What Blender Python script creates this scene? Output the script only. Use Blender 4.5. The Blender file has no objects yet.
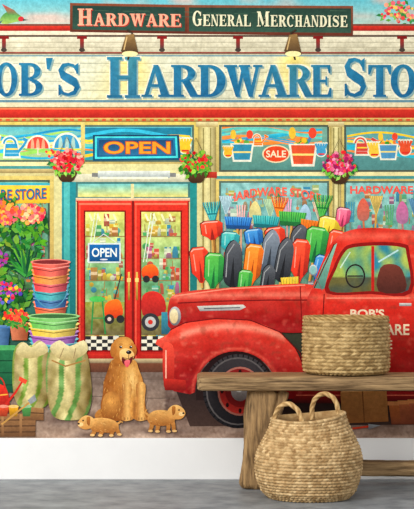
import bpy, math, random
from mathutils import Vector, noise
from mathutils.geometry import delaunay_2d_cdt, tessellate_polygon
random.seed(7)
S=0.0043; HC=0.96535; D=8.0
ZOOM=None
sc=bpy.context.scene
try:
    sc.view_settings.view_transform='Standard'
    sc.view_settings.look='None'
except Exception as e: print(e)

def lin(c):
    o=[]
    for x in c[:3]:
        x=max(0,min(255,x))/255.0
        o.append(x/12.92 if x<=0.04045 else ((x+0.055)/1.055)**2.4)
    return o
def mix(a,b,t): return tuple(a[i]*(1-t)+b[i]*t for i in range(3))
def jit(c,a=15):
    d=random.uniform(-a,a); return tuple(x+d+random.uniform(-a,a)*.4 for x in c)

# ---------------------------------------------------------------- materials
def nodes(m):
    m.use_nodes=True; nt=m.node_tree
    return nt, nt.nodes['Principled BSDF']
def print_material():
    m=bpy.data.materials.new('printed_wallpaper'); nt,b=nodes(m)
    a=nt.nodes.new('ShaderNodeAttribute'); a.attribute_name='Col'
    tc=nt.nodes.new('ShaderNodeTexCoord')
    last=a.outputs['Color']
    for sc_,lo,hi,det in ((70,.8,1.2,5),(14,.9,1.1,3)):
        n=nt.nodes.new('ShaderNodeTexNoise'); n.inputs['Scale'].default_value=sc_; n.inputs['Detail'].default_value=det
        n.inputs['Roughness'].default_value=.75
        nt.links.new(tc.outputs['Object'],n.inputs['Vector'])
        mr=nt.nodes.new('ShaderNodeMapRange'); mr.inputs['From Min'].default_value=.3; mr.inputs['From Max'].default_value=.7
        mr.inputs['To Min'].default_value=lo; mr.inputs['To Max'].default_value=hi
        nt.links.new(n.outputs['Fac'],mr.inputs['Value'])
        v=nt.nodes.new('ShaderNodeVectorMath'); v.operation='SCALE'
        nt.links.new(last,v.inputs[0]); nt.links.new(mr.outputs['Result'],v.inputs['Scale'])
        last=v.outputs['Vector']
    nt.links.new(last,b.inputs['Base Color'])
    b.inputs['Roughness'].default_value=.8; b.inputs['Specular IOR Level'].default_value=.1
    return m
PM=print_material()
def simple(name,col,col2,scale=6,rough=.6,stretch=(1,1,1),attr=False,bump=0,detail=6,lo=.35,hi=.65):
    m=bpy.data.materials.new(name); nt,b=nodes(m)
    tc=nt.nodes.new('ShaderNodeTexCoord'); mp=nt.nodes.new('ShaderNodeMapping'); mp.inputs['Scale'].default_value=stretch
    n=nt.nodes.new('ShaderNodeTexNoise'); n.inputs['Scale'].default_value=scale; n.inputs['Detail'].default_value=detail
    n.inputs['Roughness'].default_value=.65
    r=nt.nodes.new('ShaderNodeValToRGB'); r.color_ramp.elements[0].position=lo; r.color_ramp.elements[1].position=hi
    r.color_ramp.elements[0].color=lin(col)+[1]; r.color_ramp.elements[1].color=lin(col2)+[1]
    nt.links.new(tc.outputs['Object'],mp.inputs['Vector']); nt.links.new(mp.outputs['Vector'],n.inputs['Vector'])
    nt.links.new(n.outputs['Fac'],r.inputs['Fac'])
    if attr:
        a=nt.nodes.new('ShaderNodeAttribute'); a.attribute_name='Col'
        mx=nt.nodes.new('ShaderNodeMix'); mx.data_type='RGBA'; mx.blend_type='MULTIPLY'; mx.inputs[0].default_value=1
        nt.links.new(r.outputs['Color'],mx.inputs[6]); nt.links.new(a.outputs['Color'],mx.inputs[7])
        nt.links.new(mx.outputs[2],b.inputs['Base Color'])
    else: nt.links.new(r.outputs['Color'],b.inputs['Base Color'])
    if bump:
        bp=nt.nodes.new('ShaderNodeBump'); bp.inputs['Strength'].default_value=bump; bp.inputs['Distance'].default_value=.01
        nt.links.new(n.outputs['Fac'],bp.inputs['Height']); nt.links.new(bp.outputs['Normal'],b.inputs['Normal'])
    b.inputs['Roughness'].default_value=rough; b.inputs['Specular IOR Level'].default_value=.25
    return m

# ---------------------------------------------------------------- 2D print library
ORD=[0]
_txt={}
def glyphmesh(t,off):
    k=(t,off)
    if k in _txt: return _txt[k]
    cu=bpy.data.curves.new('tmp','FONT'); cu.body=t; cu.offset=off; cu.resolution_u=4
    ob=bpy.data.objects.new('tmp',cu); sc.collection.objects.link(ob)
    dg=bpy.context.evaluated_depsgraph_get(); me=ob.evaluated_get(dg).to_mesh()
    v=[(p.co.x,p.co.y) for p in me.vertices]; f=[tuple(p.vertices) for p in me.polygons]
    ob.evaluated_get(dg).to_mesh_clear()
    bpy.data.objects.remove(ob); bpy.data.curves.remove(cu)
    x0=min(p[0] for p in v);x1=max(p[0] for p in v);y0=min(p[1] for p in v);y1=max(p[1] for p in v)
    v=[((x-x0)/(x1-x0),(y-y0)/(y1-y0)) for x,y in v]
    _txt[k]=(v,f); return v,f
def smooth(pts,n=5):
    out=[];N=len(pts)
    for i in range(N):
        p0,p1,p2,p3=pts[i-1],pts[i],pts[(i+1)%N],pts[(i+2)%N]
        for j in range(n):
            t=j/n
            out.append(tuple(.5*((2*p1[k])+(-p0[k]+p2[k])*t+(2*p0[k]-5*p1[k]+4*p2[k]-p3[k])*t*t+(-p0[k]+3*p1[k]-3*p2[k]+p3[k])*t**3) for k in (0,1)))
    return out
def inside(x,y,P):
    c=False;j=len(P)-1
    for i in range(len(P)):
        xi,yi=P[i];xj,yj=P[j]
        if (yi>y)!=(yj>y) and x<(xj-xi)*(y-yi)/(yj-yi)+xi: c=not c
        j=i
    return c
def ink(c):
    l=c[0]*.35+c[1]*.5+c[2]*.15
    return (( l+(c[0]-l)*1.18)*.97,(l+(c[1]-l)*1.16)*.965,(l+(c[2]-l)*1.18)*.94)
class Art:
    def __init__(s,name,parent=None,label=None,group=None):
        s.name=name;s.parent=parent;s.label=label;s.v=[];s.f=[];s.c=[];s.group=group
        s.me=bpy.data.meshes.new(name); s.ob=bpy.data.objects.new(name,s.me); sc.collection.objects.link(s.ob)
        if parent is not None: s.ob.parent=parent.ob if isinstance(parent,Art) else parent
        if label: s.ob['label']=label
        if group: s.ob['group']=group
        ALL.append(s)
    def add(s,P,F,col,col2=None,d='v'):
        ORD[0]+=1; y=-(0.002+ORD[0]*4e-6); b=len(s.v)
        if col2 is not None:
            ax=1 if d=='v' else 0
            lo=min(p[ax] for p in P);hi=max(p[ax] for p in P)
            cs=[mix(col,col2,(p[ax]-lo)/max(1e-6,hi-lo)) for p in P]
        elif callable(col): cs=[col(p[0],p[1]) for p in P]
        else: cs=[col]*len(P)
        for p,c in zip(P,cs):
            s.v.append(((p[0]-207)*S,y,HC+(254.5-min(p[1],437.6))*S)); s.c.append(lin(ink(c))+[1])
        s.f+= [tuple(i+b for i in f) for f in F]
        return s
    def poly(s,pts,col,col2=None,d='v'):
        if len(pts)<=4 and len(pts)>=3: F=[tuple(range(len(pts)))] if len(pts)==3 else [(0,1,2),(0,2,3)]
        else: F=[tuple(t) for t in tessellate_polygon([[Vector((p[0],p[1],0)) for p in pts]])]
        return s.add(pts,F,col,col2,d)
    def rect(s,x0,y0,x1,y1,col,col2=None,d='v'):
        return s.add([(x0,y0),(x1,y0),(x1,y1),(x0,y1)],[(0,1,2),(0,2,3)],col,col2,d)
    def ell(s,cx,cy,rx,ry,col,col2=None,d='v',n=20,rot=0,a0=0,a1=360):
        P=[];c,sn=math.cos(math.radians(rot)),math.sin(math.radians(rot))
        full=(a1-a0)>=360
        for i in range(n+(0 if full else 1)):
            a=math.radians(a0+(a1-a0)*i/n); x=rx*math.cos(a);y=ry*math.sin(a)
            P.append((cx+x*c-y*sn,cy+x*sn+y*c))
        m=len(P)
        return s.add([(cx,cy)]+P if full else P,[(0,i+1,(i+1)%m+1) for i in range(m)] if full else [(0,i,i+1) for i in range(1,m-1)],col,col2,d)
    def ring(s,cx,cy,rx,ry,ix,iy,col,a0=0,a1=360,n=28):
        P=[];F=[]
        for i in range(n+1):
            a=math.radians(a0+(a1-a0)*i/n); P+=[(cx+rx*math.cos(a),cy+ry*math.sin(a)),(cx+ix*math.cos(a),cy+iy*math.sin(a))]
            if i: F+=[(2*i-2,2*i-1,2*i+1),(2*i-2,2*i+1,2*i)]
        return s.add(P,F,col)
    def line(s,pts,w,col,col2=None,w2=None):
        n=len(pts);P=[];F=[]
        for i,p in enumerate(pts):
            a=pts[max(0,i-1)];b=pts[min(n-1,i+1)]
            dx,dy=b[0]-a[0],b[1]-a[1];l=math.hypot(dx,dy) or 1
            ww=(w if w2 is None else w+(w2-w)*i/(n-1))/2
            P+=[(p[0]-dy/l*ww,p[1]+dx/l*ww),(p[0]+dy/l*ww,p[1]-dx/l*ww)]
            if i: F+=[(2*i-2,2*i-1,2*i+1),(2*i-2,2*i+1,2*i)]
        return s.add(P,F,col,col2)
    def fill(s,pts,fn,step=3):
        B=[]
        for i,p in enumerate(pts):
            q=pts[(i+1)%len(pts)]; l=math.hypot(q[0]-p[0],q[1]-p[1]); m=max(1,int(l/step))
            for j in range(m): B.append((p[0]+(q[0]-p[0])*j/m,p[1]+(q[1]-p[1])*j/m))
        x0=min(p[0] for p in pts);x1=max(p[0] for p in pts);y0=min(p[1] for p in pts);y1=max(p[1] for p in pts)
        I=[];y=y0+step*.5;r=0
        while y<y1:
            x=x0+step*(.5 if r%2 else .1)
            while x<x1:
                if inside(x,y,B): I.append((x,y))
                x+=step
            y+=step*.87;r+=1
        V=[Vector(p) for p in B+I]
        res=delaunay_2d_cdt(V,[],[list(range(len(B)))],1,1e-3)
        P=[(v.x,v.y) for v in res[0]]
        F=[tuple(f) for f in res[2] if len(f)==3]
        return s.add(P,F,fn)
    def text(s,t,x,y,w,h,col,off=0.02,fn=None):
        v,f=glyphmesh(t,off)
        P=[(x+a*w,y+(1-b)*h) for a,b in v]
        if fn: P=[fn(*p) for p in P]
        return s.add(P,f,col)
    def blobs(s,cx,cy,rx,ry,n,cols,sz,j=20,asp=1):
        for i in range(n):
            a=random.uniform(0,6.283);r=math.sqrt(random.random())
            q=random.uniform(.6,1.2)*sz
            s.ell(cx+rx*r*math.cos(a),cy+ry*r*math.sin(a),q,q*asp,jit(random.choice(cols),j),n=6,rot=random.uniform(0,180))
        return s
    def leaves(s,cx,cy,rx,ry,n,cols,sz,down=False):
        for i in range(n):
            a=random.uniform(0,6.283);r=math.sqrt(random.random())
            x=cx+rx*r*math.cos(a);y=cy+ry*r*math.sin(a)
            th=random.uniform(.3,2.8) if down else random.uniform(0,6.28)
            l=sz*random.uniform(.7,1.4);dx,dy=math.cos(th)*l,math.sin(th)*l
            s.add([(x,y),(x+dx/2-dy/4,y+dy/2+dx/4),(x+dx,y+dy),(x+dx/2+dy/4,y+dy/2-dx/4)],[(0,1,2),(0,2,3)],jit(random.choice(cols),18))
        return s
    def build(s):
        s.me.from_pydata(s.v,[],s.f); 
        at=s.me.color_attributes.new('Col','FLOAT_COLOR','POINT')
        at.data.foreach_set('color',[x for c in s.c for x in c])
        s.me.materials.append(PM)
ALL=[]

# serif glyphs, unit box (y down from 0 top to 1 bottom)
def serif(art,ch,x,y,w,h,col):
    def X(u): return x+u*w
    def Y(v): return y+v*h
    def R(a,b,c,d): art.rect(X(a),Y(b),X(c),Y(d),col)
    def P(*p): art.poly([(X(a),Y(b)) for a,b in p],col)
    def foot(a,b,v): 
        if v==0: R(a,0,b,.07)
        else: R(a,.93,b,1)
    def stem(a,b): R(a,.03,b,.97)
    def arc(cu,cv,ru,rv,iu,iv,a0,a1): art.ring(X(cu),Y(cv),ru*w,rv*h,iu*w,iv*h,col,a0,a1)
    if ch=='H':
        stem(.1,.36);stem(.64,.9);R(.3,.45,.7,.55)
        for a in (0,1): foot(.0,.46,a);foot(.54,1,a)
    elif ch=='A':
        P((.40,0),(.58,0),(.98,.97),(.68,.97)); P((.42,0),(.52,.1),(.22,.97),(.08,.97)); R(.22,.6,.72,.69)
        foot(-.02,.36,1);foot(.58,1.06,1)
    elif ch=='R':
        stem(.1,.38);foot(0,.48,1);foot(0,.3,0)
        arc(.42,.27,.48,.27,.2,.18,-90,90);R(.3,0,.44,.08);R(.3,.46,.44,.54)
        P((.4,.5),(.68,.48),(1.02,1),(.72,1));R(.72,.93,1.07,1)
    elif ch=='D':
        stem(.1,.38);foot(0,.3,0);foot(0,.3,1);R(.28,0,.45,.08);R(.28,.92,.45,1)
        arc(.42,.5,.6,.5,.28,.41,-90,90)
    elif ch=='B':
        stem(.1,.38);foot(0,.3,0);foot(0,.3,1);R(.28,0,.5,.08);R(.28,.44,.5,.52);R(.28,.92,.5,1)
        arc(.46,.25,.44,.25,.18,.17,-90,90);arc(.46,.74,.52,.26,.24,.18,-90,90)
    elif ch=='O': arc(.5,.5,.52,.52,.24,.42,0,360)
    elif ch=='W':
        P((.03,.03),(.27,.03),(.42,1),(.3,1));P((.3,1),(.38,1),(.55,.1),(.46,.1))
        P((.40,.03),(.64,.03),(.78,1),(.66,1));P((.66,1),(.76,1),(.95,.03),(.86,.03))
        foot(-.03,.34,0);foot(.38,.7,0);foot(.78,1.04,0)
    elif ch=='E':
        stem(.1,.42);foot(0,.4,0);foot(0,.4,1);R(.3,0,.92,.08);R(.3,.92,.95,1);R(.3,.46,.74,.54)
        P((.92,0),(.92,.26),(.84,.26),(.76,.06));P((.97,1),(.97,.72),(.88,.72),(.78,.94));R(.68,.36,.76,.64)
    elif ch=='L':
        stem(.1,.4);foot(0,.5,0);foot(0,.4,1);R(.3,.92,.95,1);P((.97,1),(.97,.68),(.88,.68),(.76,.94))
    elif ch=='T':
        stem(.34,.66);foot(.22,.78,1);R(.02,0,.98,.08)
        P((0,0),(0,.3),(.08,.3),(.2,.06));P((1,0),(1,.3),(.92,.3),(.8,.06))
    elif ch=='I': stem(.25,.75);foot(.0,1,0);foot(.0,1,1)
    elif ch=='N':
        R(.1,.03,.2,.97);R(.8,.03,.9,.97);P((.05,.0),(.32,.0),(.9,1),(.7,1));foot(0,.25,0);foot(0,.35,1);foot(.66,1,0)
    elif ch=='M':
        R(.08,.03,.17,.97);R(.7,.03,.92,.97);P((.05,0),(.28,0),(.56,.8),(.46,.98));P((.46,.98),(.56,.8),(.72,0),(.8,0))
        foot(0,.2,0);foot(0,.3,1);foot(.6,1,1);foot(.72,1,0)
    elif ch in 'CG':
        arc(.52,.5,.5,.52,.24,.43,45,315);P((.9,.05),(.9,.34),(.82,.34),(.72,.1))
        if ch=='G': R(.66,.55,.92,.96);R(.56,.53,1,.6)
    elif ch=='S':
        pts=[(.82,.22),(.7,.08),(.5,.04),(.3,.08),(.2,.22),(.28,.37),(.5,.47),(.74,.57),(.85,.74),(.74,.9),(.5,.96),(.28,.92),(.14,.76)]
        ws=[.08,.1,.1,.16,.22,.27,.29,.28,.22,.16,.1,.1,.08]
        PP=[];F=[]
        for i,p in enumerate(pts):
            a=pts[max(0,i-1)];b=pts[min(len(pts)-1,i+1)];dx,dy=b[0]-a[0],b[1]-a[1];l=math.hypot(dx,dy);q=ws[i]/2
            PP+=[(X(p[0]-dy/l*q),Y(p[1]+dx/l*q*.9)),(X(p[0]+dy/l*q),Y(p[1]-dx/l*q*.9))]
            if i:F+=[(2*i-2,2*i-1,2*i+1),(2*i-2,2*i+1,2*i)]
        art.add(PP,F,col);P((.9,.0),(.9,.33),(.82,.33),(.74,.08));P((.1,1),(.1,.66),(.18,.66),(.26,.92))
    elif ch=="'": P((.2,0),(.9,0),(.55,.36),(.3,.34))
def sword(art,items,col,dx=0,dy=0):
    for ch,x,y,w,h in items: serif(art,ch,x+dx,y+dy,w,h,col)

# ================================================================= MURAL
sheet=Art('wall_mural',None,'wallpaper mural printed with a colourful vintage hardware storefront')
sheet.ob['category']='wall mural'
sheet.rect(-60,-60,470,437.6,(205,200,175))
M=sheet
# ---- sky strip
sky=Art('sky',M,'turquoise sky with pink clouds')
sky.fill([(-60,-60),(470,-60),(470,28),(-60,28)],lambda x,y:mix(mix((80,175,200),(190,215,205),min(1,max(0,(y+10)/38))),(235,190,180),max(0,min(.7,noise.noise(Vector((x*.03,y*.08,1)))*1.6))),6)
bird=Art('bird',M,'small green and pink bird in flight')
bird.poly(smooth([(2,16),(8,12),(18,14),(24,20),(16,22),(6,24),(0,22)]),(80,140,80),(170,200,110))
bird.poly([(8,14),(2,4),(14,10),(20,16)],(200,70,90),(90,150,90))
bird.ell(21,19,3,2.5,(200,60,70)).poly([(23,19),(29,20),(23,21)],(60,50,50)).poly([(3,20),(-8,26),(0,24)],(70,110,120))
fl=Art('flowers',M,'pink blossoms with green leaves above roof')
fl.leaves(400,14,18,10,40,[(70,140,80),(120,170,80)],7)
fl.blobs(398,12,18,10,50,[(235,110,130),(240,160,140),(215,70,80),(245,200,120)],2.2,15)
# ---- cornice
co=Art('cornice',M,'weathered cream cornice with red moulding')
co.rect(-60,24,470,26,(120,70,60)).rect(-60,26,470,31,(205,62,50),(150,35,35)).rect(-60,31,470,35,(235,225,205))
co.rect(-60,35,470,37,(90,75,65)).fill([(-60,37),(470,37),(470,52),(-60,52)],lambda x,y:tuple(v+noise.noise(Vector((x*.06,y*.9,1)))*26+noise.noise(Vector((x*.25,y*.9,4)))*14 for v in mix((232,226,206),(204,198,176),(y-37)/15)),3).rect(-60,52,470,54,(150,60,50),(110,90,80))
for y in (42,47): co.rect(-60,y,470,y+.6,(176,168,146))
for x in (4,82,162,238,318,402):
    co.rect(x-5,36,x+5,39,(120,30,30)).rect(x-2,39,x+2,50,(150,45,40),(70,60,60)).ell(x,50,3,2,(70,60,55))
# ---- rooftop sign
rs=Art('rooftop_sign',M,'dark green painted board sign with cream lettering')
rs.poly([(70,3),(187,5),(187,34),(70,32)],(130,75,55),(90,45,35)).poly([(187,5),(353,6),(353,36),(187,34)],(130,80,60),(100,50,40))
rs.poly([(72.5,5.5),(185,7.5),(185,31.5),(72.5,29.5)],(38,62,56),(52,80,70)).poly([(189,7.5),(351,8.5),(351,33),(189,31.5)],(40,64,56),(58,86,74))
for i in range(30):
    x=random.uniform(75,330); y=random.uniform(10,28); rs.line([(x,y),(x+random.uniform(8,20),y+.4)],.6,(70,95,80))
l=Art('lettering',rs,'pink and cream serif letters')
def wordrow(word,x0,x1,y,h,big=1.25,wd=None):
    tot=0;ws=[]
    for i,ch in enumerate(word):
        k={' ':.55,'I':.5,"'":.35,'W':1.25,'M':1.2}.get(ch,.92)
        f=big if (i==0 or word[i-1]==' ') and ch!=' ' else 1
        ws.append((k*f,f));tot+=k*f
    u=(x1-x0)/tot;x=x0;out=[]
    for ch,(k,f) in zip(word,ws):
        if ch!=' ': out.append((ch,x+u*k*.04,y-(f-1)*h,u*k*.9,h*f))
        x+=u*k
    return out
g=[(c,x,y+(x-75)*.012,w,h) for c,x,y,w,h in wordrow('HARDWARE',77,182,13,12.5,1.35)]
sword(l,g,(170,50,42),.8,.9); sword(l,g,(243,176,152))
g=[(c,x,y+(x-190)*.008,w,h) for c,x,y,w,h in wordrow('GENERAL MERCHANDISE',192,348,14.5,11.5,1.3)]
sword(l,g,(20,30,28),.7,.8); sword(l,g,(236,232,204))
# ---- main sign
ms=Art('store_sign',M,'long white plank sign with blue serif lettering')
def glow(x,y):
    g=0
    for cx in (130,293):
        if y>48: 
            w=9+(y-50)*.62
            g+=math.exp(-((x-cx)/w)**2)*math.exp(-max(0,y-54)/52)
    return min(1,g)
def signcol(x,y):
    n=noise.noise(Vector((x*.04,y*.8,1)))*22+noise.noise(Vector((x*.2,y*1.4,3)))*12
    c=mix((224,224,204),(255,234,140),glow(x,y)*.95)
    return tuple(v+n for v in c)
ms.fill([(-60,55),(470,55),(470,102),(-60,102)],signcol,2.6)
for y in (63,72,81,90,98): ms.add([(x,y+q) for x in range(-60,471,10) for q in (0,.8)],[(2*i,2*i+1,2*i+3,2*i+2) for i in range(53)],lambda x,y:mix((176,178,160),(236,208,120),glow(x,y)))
ms.rect(-60,55,470,56.6,(130,160,168)).rect(-60,100,470,102.5,(105,140,155)).rect(-60,102.5,470,107,(228,218,188)).rect(-60,107,470,109,(140,110,80))
l=Art('lettering',ms,'blue serif letters with cream edges')
G=[('B',-26,63,22,33),('O',-4,63,21,33),('B',19,63,24,33),("'",44,58,10,33),('S',56,63,25,33),
   ('H',107,57,33,41),('A',142,65,28,32),('R',171,65,27,32),('D',198,65,27,32),('W',225,65,36,32),('A',259,65,28,32),('R',287,65,25,32),('E',311,65,21,32),
   ('S',342,58,25,39),('T',368,65,23,32),('O',391,65,24,32),('R',416,65,25,32),('E',441,65,22,32)]
for d in ((-1,-1),(1.6,-1),(-1,1.6)): sword(l,G,(240,237,218),*d)
sword(l,G,(138,168,172),1.5,1.5)
def lc(x,y):
    n=noise.noise(Vector((x*.35,y*.35,7)))*26
    c=mix((50,124,158),(36,98,140),min(1,max(0,(y-60)/38)))
    return tuple(v+n for v in mix(c,(120,165,140),glow(x,y)*.35))
sword(l,G,lc)
# ---- gooseneck lamps
for cx in (130,293):
    a=Art('sign_lamp',M,'bronze gooseneck sign lamp','sign lamps')
    s=1 if cx<200 else -1
    a.line([(cx-2*s,60),(cx,52),(cx+3*s,42),(cx+2*s,33),(cx-3*s,30)],1.8,(60,48,38))
    a.poly([(cx-4,35),(cx+4,34),(cx+8,52),(cx+4,56),(cx-5,56),(cx-9,51)],(150,120,80),(70,52,38)).ell(cx,54,8,2.8,(255,246,190))
    a.line([(cx-3,37),(cx-6,50)],1.2,(210,180,130))
# ---- red beam below sign
rb=Art('beam',M,'red painted beam with gold trim')
rb.rect(-60,109,470,118,(205,64,52),(165,38,36)).rect(-60,108,470,109.6,(235,130,95)).rect(-60,118,470,122,(232,200,125),(130,95,65))
for x in range(-50,470,8): rb.rect(x,119,x+4,121,(200,90,60))

# ---- facade base
fa=Art('facade',M,'cream and teal painted wooden facade')
fa.rect(-60,122,470,362,(222,214,160),(190,170,120))
fa.rect(-60,290,62,362,(60,120,110),(50,80,70)); fa.rect(200,285,470,362,(70,80,60),(50,50,45))

# ---- transom windows
def swirl(a,x0,x1,y0,y1,m=9):
    cols=[(60,180,210),(250,215,70),(110,205,195),(245,235,180),(50,155,195),(240,150,80),(160,210,110)]
    for i in range(m):
        y=random.uniform(y0+2,y1-4);ph=random.uniform(0,6)
        pts=[(x,max(y0+1.5,min(y1-1.5,y+4*math.sin(x*.05+ph)))) for x in range(int(x0)+1,int(x1),5)]
        a.line(pts,random.uniform(1.2,3.5),jit(random.choice(cols),12))
def sticker(a,kind,x,y,s,c):
    w=(240,240,225)
    if kind=='can':
        for k,col in ((1.22,w),(1,c)):
            a.poly([(x-6*s*k,y-3*s*k),(x+5*s*k,y-3*s*k),(x+7*s*k,y+9*s*k),(x-7*s*k,y+9*s*k)],col)
            a.line([(x+5*s,y+6*s),(x+11*s,y-1*s),(x+14*s,y-6*s)],2.4*s*k,col)
            a.line([(x+10.5*s,y-8*s),(x+17*s,y-4.5*s)],3.2*s*k,col)
            a.ring(x-2*s,y-3*s,6.5*s*k,6.5*s*k,4.6*s/k,4.6*s/k,col,180,360)
        a.line([(x-5.5*s,y+2*s),(x+5.5*s,y+2*s)],1.5*s,(250,220,90)).line([(x-6*s,y+6*s),(x+6*s,y+6*s)],1*s,mix(c,(255,255,255),.4))
    elif kind=='pail':
        a.line([(x-3*s,y-5*s),(x-8*s,y-15*s)],2.2*s,(200,150,90)).line([(x+3*s,y-5*s),(x+7*s,y-15*s)],2.2*s,(80,130,180)).ell(x+7*s,y-14*s,3*s,4*s,(225,80,60)).ell(x-8*s,y-14*s,2.6*s,4.4*s,(240,200,80))
        a.blobs(x,y-7*s,7*s,3*s,12,[(90,160,70),(240,130,60),(250,210,80)],2.2*s)
        for k,col in ((1.2,w),(1,c)): a.poly([(x-9*s*k,y-5*s*k),(x+9*s*k,y-5*s*k),(x+7*s*k,y+9*s*k),(x-7*s*k,y+9*s*k)],col)
        a.line([(x-8*s,y+2*s),(x+8*s,y+2*s)],1.5*s,(245,225,140))
    elif kind=='gloves':
        for k,col in ((1.2,w),(1,c)):
            a.ell(x,y+2*s,7*s*k,7*s*k,col)
            for j in (-2,-1,0,1,2): a.line([(x+j*2*s,y),(x+j*4*s,y-9*s*k)],3*s*k,col)
        a.line([(x-4*s,y+6*s),(x+5*s,y+6*s)],2.2*s,(210,60,50))
    elif kind=='umbrella':
        for k,col in ((1.15,w),(1,c)): a.ell(x,y+4*s,12*s*k,13*s*k,col,a0=180,a1=360)
        for j in (-6,0,6): a.ell(x+j*s,y+4*s,2*s,11*s,mix(c,(255,245,200),.55),a0=180,a1=360)
        a.line([(x,y+3*s),(x,y+11*s),(x+3*s,y+11*s)],1.4*s,(230,220,200))
tw=Art('transom_window',M,'window painted with garden tools and ribbons')
tw.rect(-60,122,198,166,(226,206,120),(200,180,120)).rect(-60,125,194,162,(90,110,100)).rect(-60,127,192,160,(100,185,198),(180,205,140))
swirl(tw,-60,192,127,160,16)
tw.rect(84,128,191,160,(40,120,150),(60,160,170)); swirl(tw,84,191,128,160,9); tw.rect(81,122,85,166,(230,214,140),(190,170,110))
for k,x,y,s,c in (('gloves',-8,146,1,(250,190,60)),('can',12,147,1.05,(60,150,190)),('umbrella',38,145,.9,(215,80,70)),('umbrella',67,144,1.05,(70,150,190)),('gloves',185,146,.8,(245,200,70))): sticker(tw,k,x,y,s,c)
tw.blobs(52,153,6,4,10,[(230,80,70),(250,210,80)],2)
ns=Art('open_sign',M,'blue neon sign reading OPEN in orange')
ns.poly([(93,135),(179,135),(181,160),(93,161)],(30,60,90),(25,80,110))
ns.poly([(95,136.5),(177,136.5),(178,158),(95,159)],(90,220,225)).poly([(97,138),(175,138),(176,156),(97,157)],(40,120,165),(35,90,130))
ns.poly([(99,140),(173,140),(174,154.5),(99,155.5)],(35,70,110),(50,110,150))
t=Art('lettering',ns,'orange neon letters'); t.text('OPEN',103,141,68,13.5,(180,80,40),.05); t.text('OPEN',104,141.8,66,12,(255,165,65),.02)
tw2=Art('transom_window',M,'window with tool stickers and sale sign')
tw2.rect(216,122,332,176,(226,210,140),(190,170,110)).rect(219,125,329,172,(80,90,80)).rect(221,127,327,170,(130,175,160),(90,140,135))
swirl(tw2,221,327,127,150)
for k,x,y,s,c in (('pail',242,150,1.1,(60,140,170)),('can',258,140,.6,(240,130,50)),('pail',303,152,1.35,(215,90,60)),('gloves',228,152,.6,(240,190,70)),('gloves',321,150,.7,(80,160,200))): sticker(tw2,k,x,y,s,c)
t=Art('sale_sign',M,'red oval sign reading SALE')
t.ell(276,154,14,9,(240,225,190)).ell(276,154,12.5,7.8,(220,80,50)).text('SALE',266,150.5,20,7,(250,240,210),.02)
tw3=Art('transom_window',M,'window with pail and gardening stickers')
tw3.rect(341,122,470,176,(226,210,140),(190,170,110)).rect(344,125,470,172,(80,90,80)).rect(346,127,470,170,(110,170,170),(90,140,140))
swirl(tw3,346,468,127,165)
for k,x,y,s,c in (('can',362,146,.9,(210,80,70)),('gloves',374,150,.8,(250,210,90)),('pail',388,150,.95,(90,150,190)),('gloves',405,148,.8,(220,90,60))): sticker(tw3,k,x,y,s,c)

# ---- columns and sills
def column(x0,x1,y0,y1,label):
    a=Art('column',M,label)
    m=(x0+x1)/2
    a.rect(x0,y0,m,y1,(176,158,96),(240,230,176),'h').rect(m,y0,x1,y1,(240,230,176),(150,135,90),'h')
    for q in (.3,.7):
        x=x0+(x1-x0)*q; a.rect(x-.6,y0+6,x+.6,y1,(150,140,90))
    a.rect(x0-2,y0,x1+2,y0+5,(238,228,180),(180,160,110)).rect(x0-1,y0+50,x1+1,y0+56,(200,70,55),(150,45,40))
    return a
for x0,x1,y in ((-60,62,162),(216,332,172),(341,470,172)):
    sl=Art('sill',M,'cream ledge with teal and red trim')
    sl.rect(x0,y,x1,y+4,(240,230,180)).rect(x0,y+4,x1,y+7,(80,150,150)).rect(x0,y+7,x1,y+11,(215,195,140),(150,130,90))
column(198,216,122,292,'cream fluted pilaster'); column(330,342,122,292,'narrow cream pilaster')

# ---- shop interiors
pal=[(225,70,60),(245,180,60),(70,160,90),(60,140,190),(240,235,210),(200,90,150),(250,220,90),(110,190,180),(230,120,60)]
def interior(a,x0,x1,y0,y1,top,mid,bot,n,soft,shelves=()):
    def f(x,y):
        t=(y-y0)/(y1-y0)
        c=mix(top,mid,min(1,t*2)) if t<.5 else mix(mid,bot,(t-.5)*2)
        k=noise.noise(Vector((x*.12,y*.12,x0)))*44+noise.noise(Vector((x*.4,y*.3,2)))*24
        return tuple(v+k for v in c)
    a.fill([(x0,y0),(x1,y0),(x1,y1),(x0,y1)],f,2.4)
    for y in shelves: a.rect(x0,y,x1,y+1.1,mix((160,115,70),mid,.25))
    for i in range(n):
        w=random.uniform(1.5,3.6);h=random.uniform(4,13);x=random.uniform(x0+w+.5,x1-w-.5);y=random.uniform(y0+1,y1-h-1)
        if shelves:
            ys=min(shelves,key=lambda q:abs(q-(y+h)))
            if abs(ys-(y+h))<9: y=ys-h
            if y<y0+1: continue
        c=mix(random.choice(pal),mid,soft*random.uniform(.5,1.3))
        k=random.random()
        if k<.35: a.rect(x-w,y,x+w,y+h,jit(c,10),mix(c,(40,50,40),.3)).rect(x-w,y+h*.35,x+w,y+h*.6,mix(c,(250,245,225),.55))
        elif k<.6: a.poly([(x-w*.4,y),(x+w*.4,y),(x+w*.8,y+h*.4),(x+w*.8,y+h),(x-w*.8,y+h),(x-w*.8,y+h*.4)],c,mix(c,(50,50,40),.3))
        elif k<.85: a.line([(x,y),(x+random.uniform(-1,1),y+h)],.9,mix((170,120,70),mid,.3)).poly([(x-w,y+h*.7),(x+w,y+h*.7),(x+w*.6,y+h),(x-w*.6,y+h)],c)
        else: a.ell(x,y+h/2,w,w,c,mix(c,(40,40,40),.3),n=9)
lw=Art('display_window',M,'shop window with yellow banner and garden goods')
lw.rect(-60,176,55,292,(225,205,130),(190,160,100)).rect(-60,180,50,290,(70,90,80))
interior(lw,-60,48,182,288,(150,195,170),(100,150,130),(90,130,90),160,.35)
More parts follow.
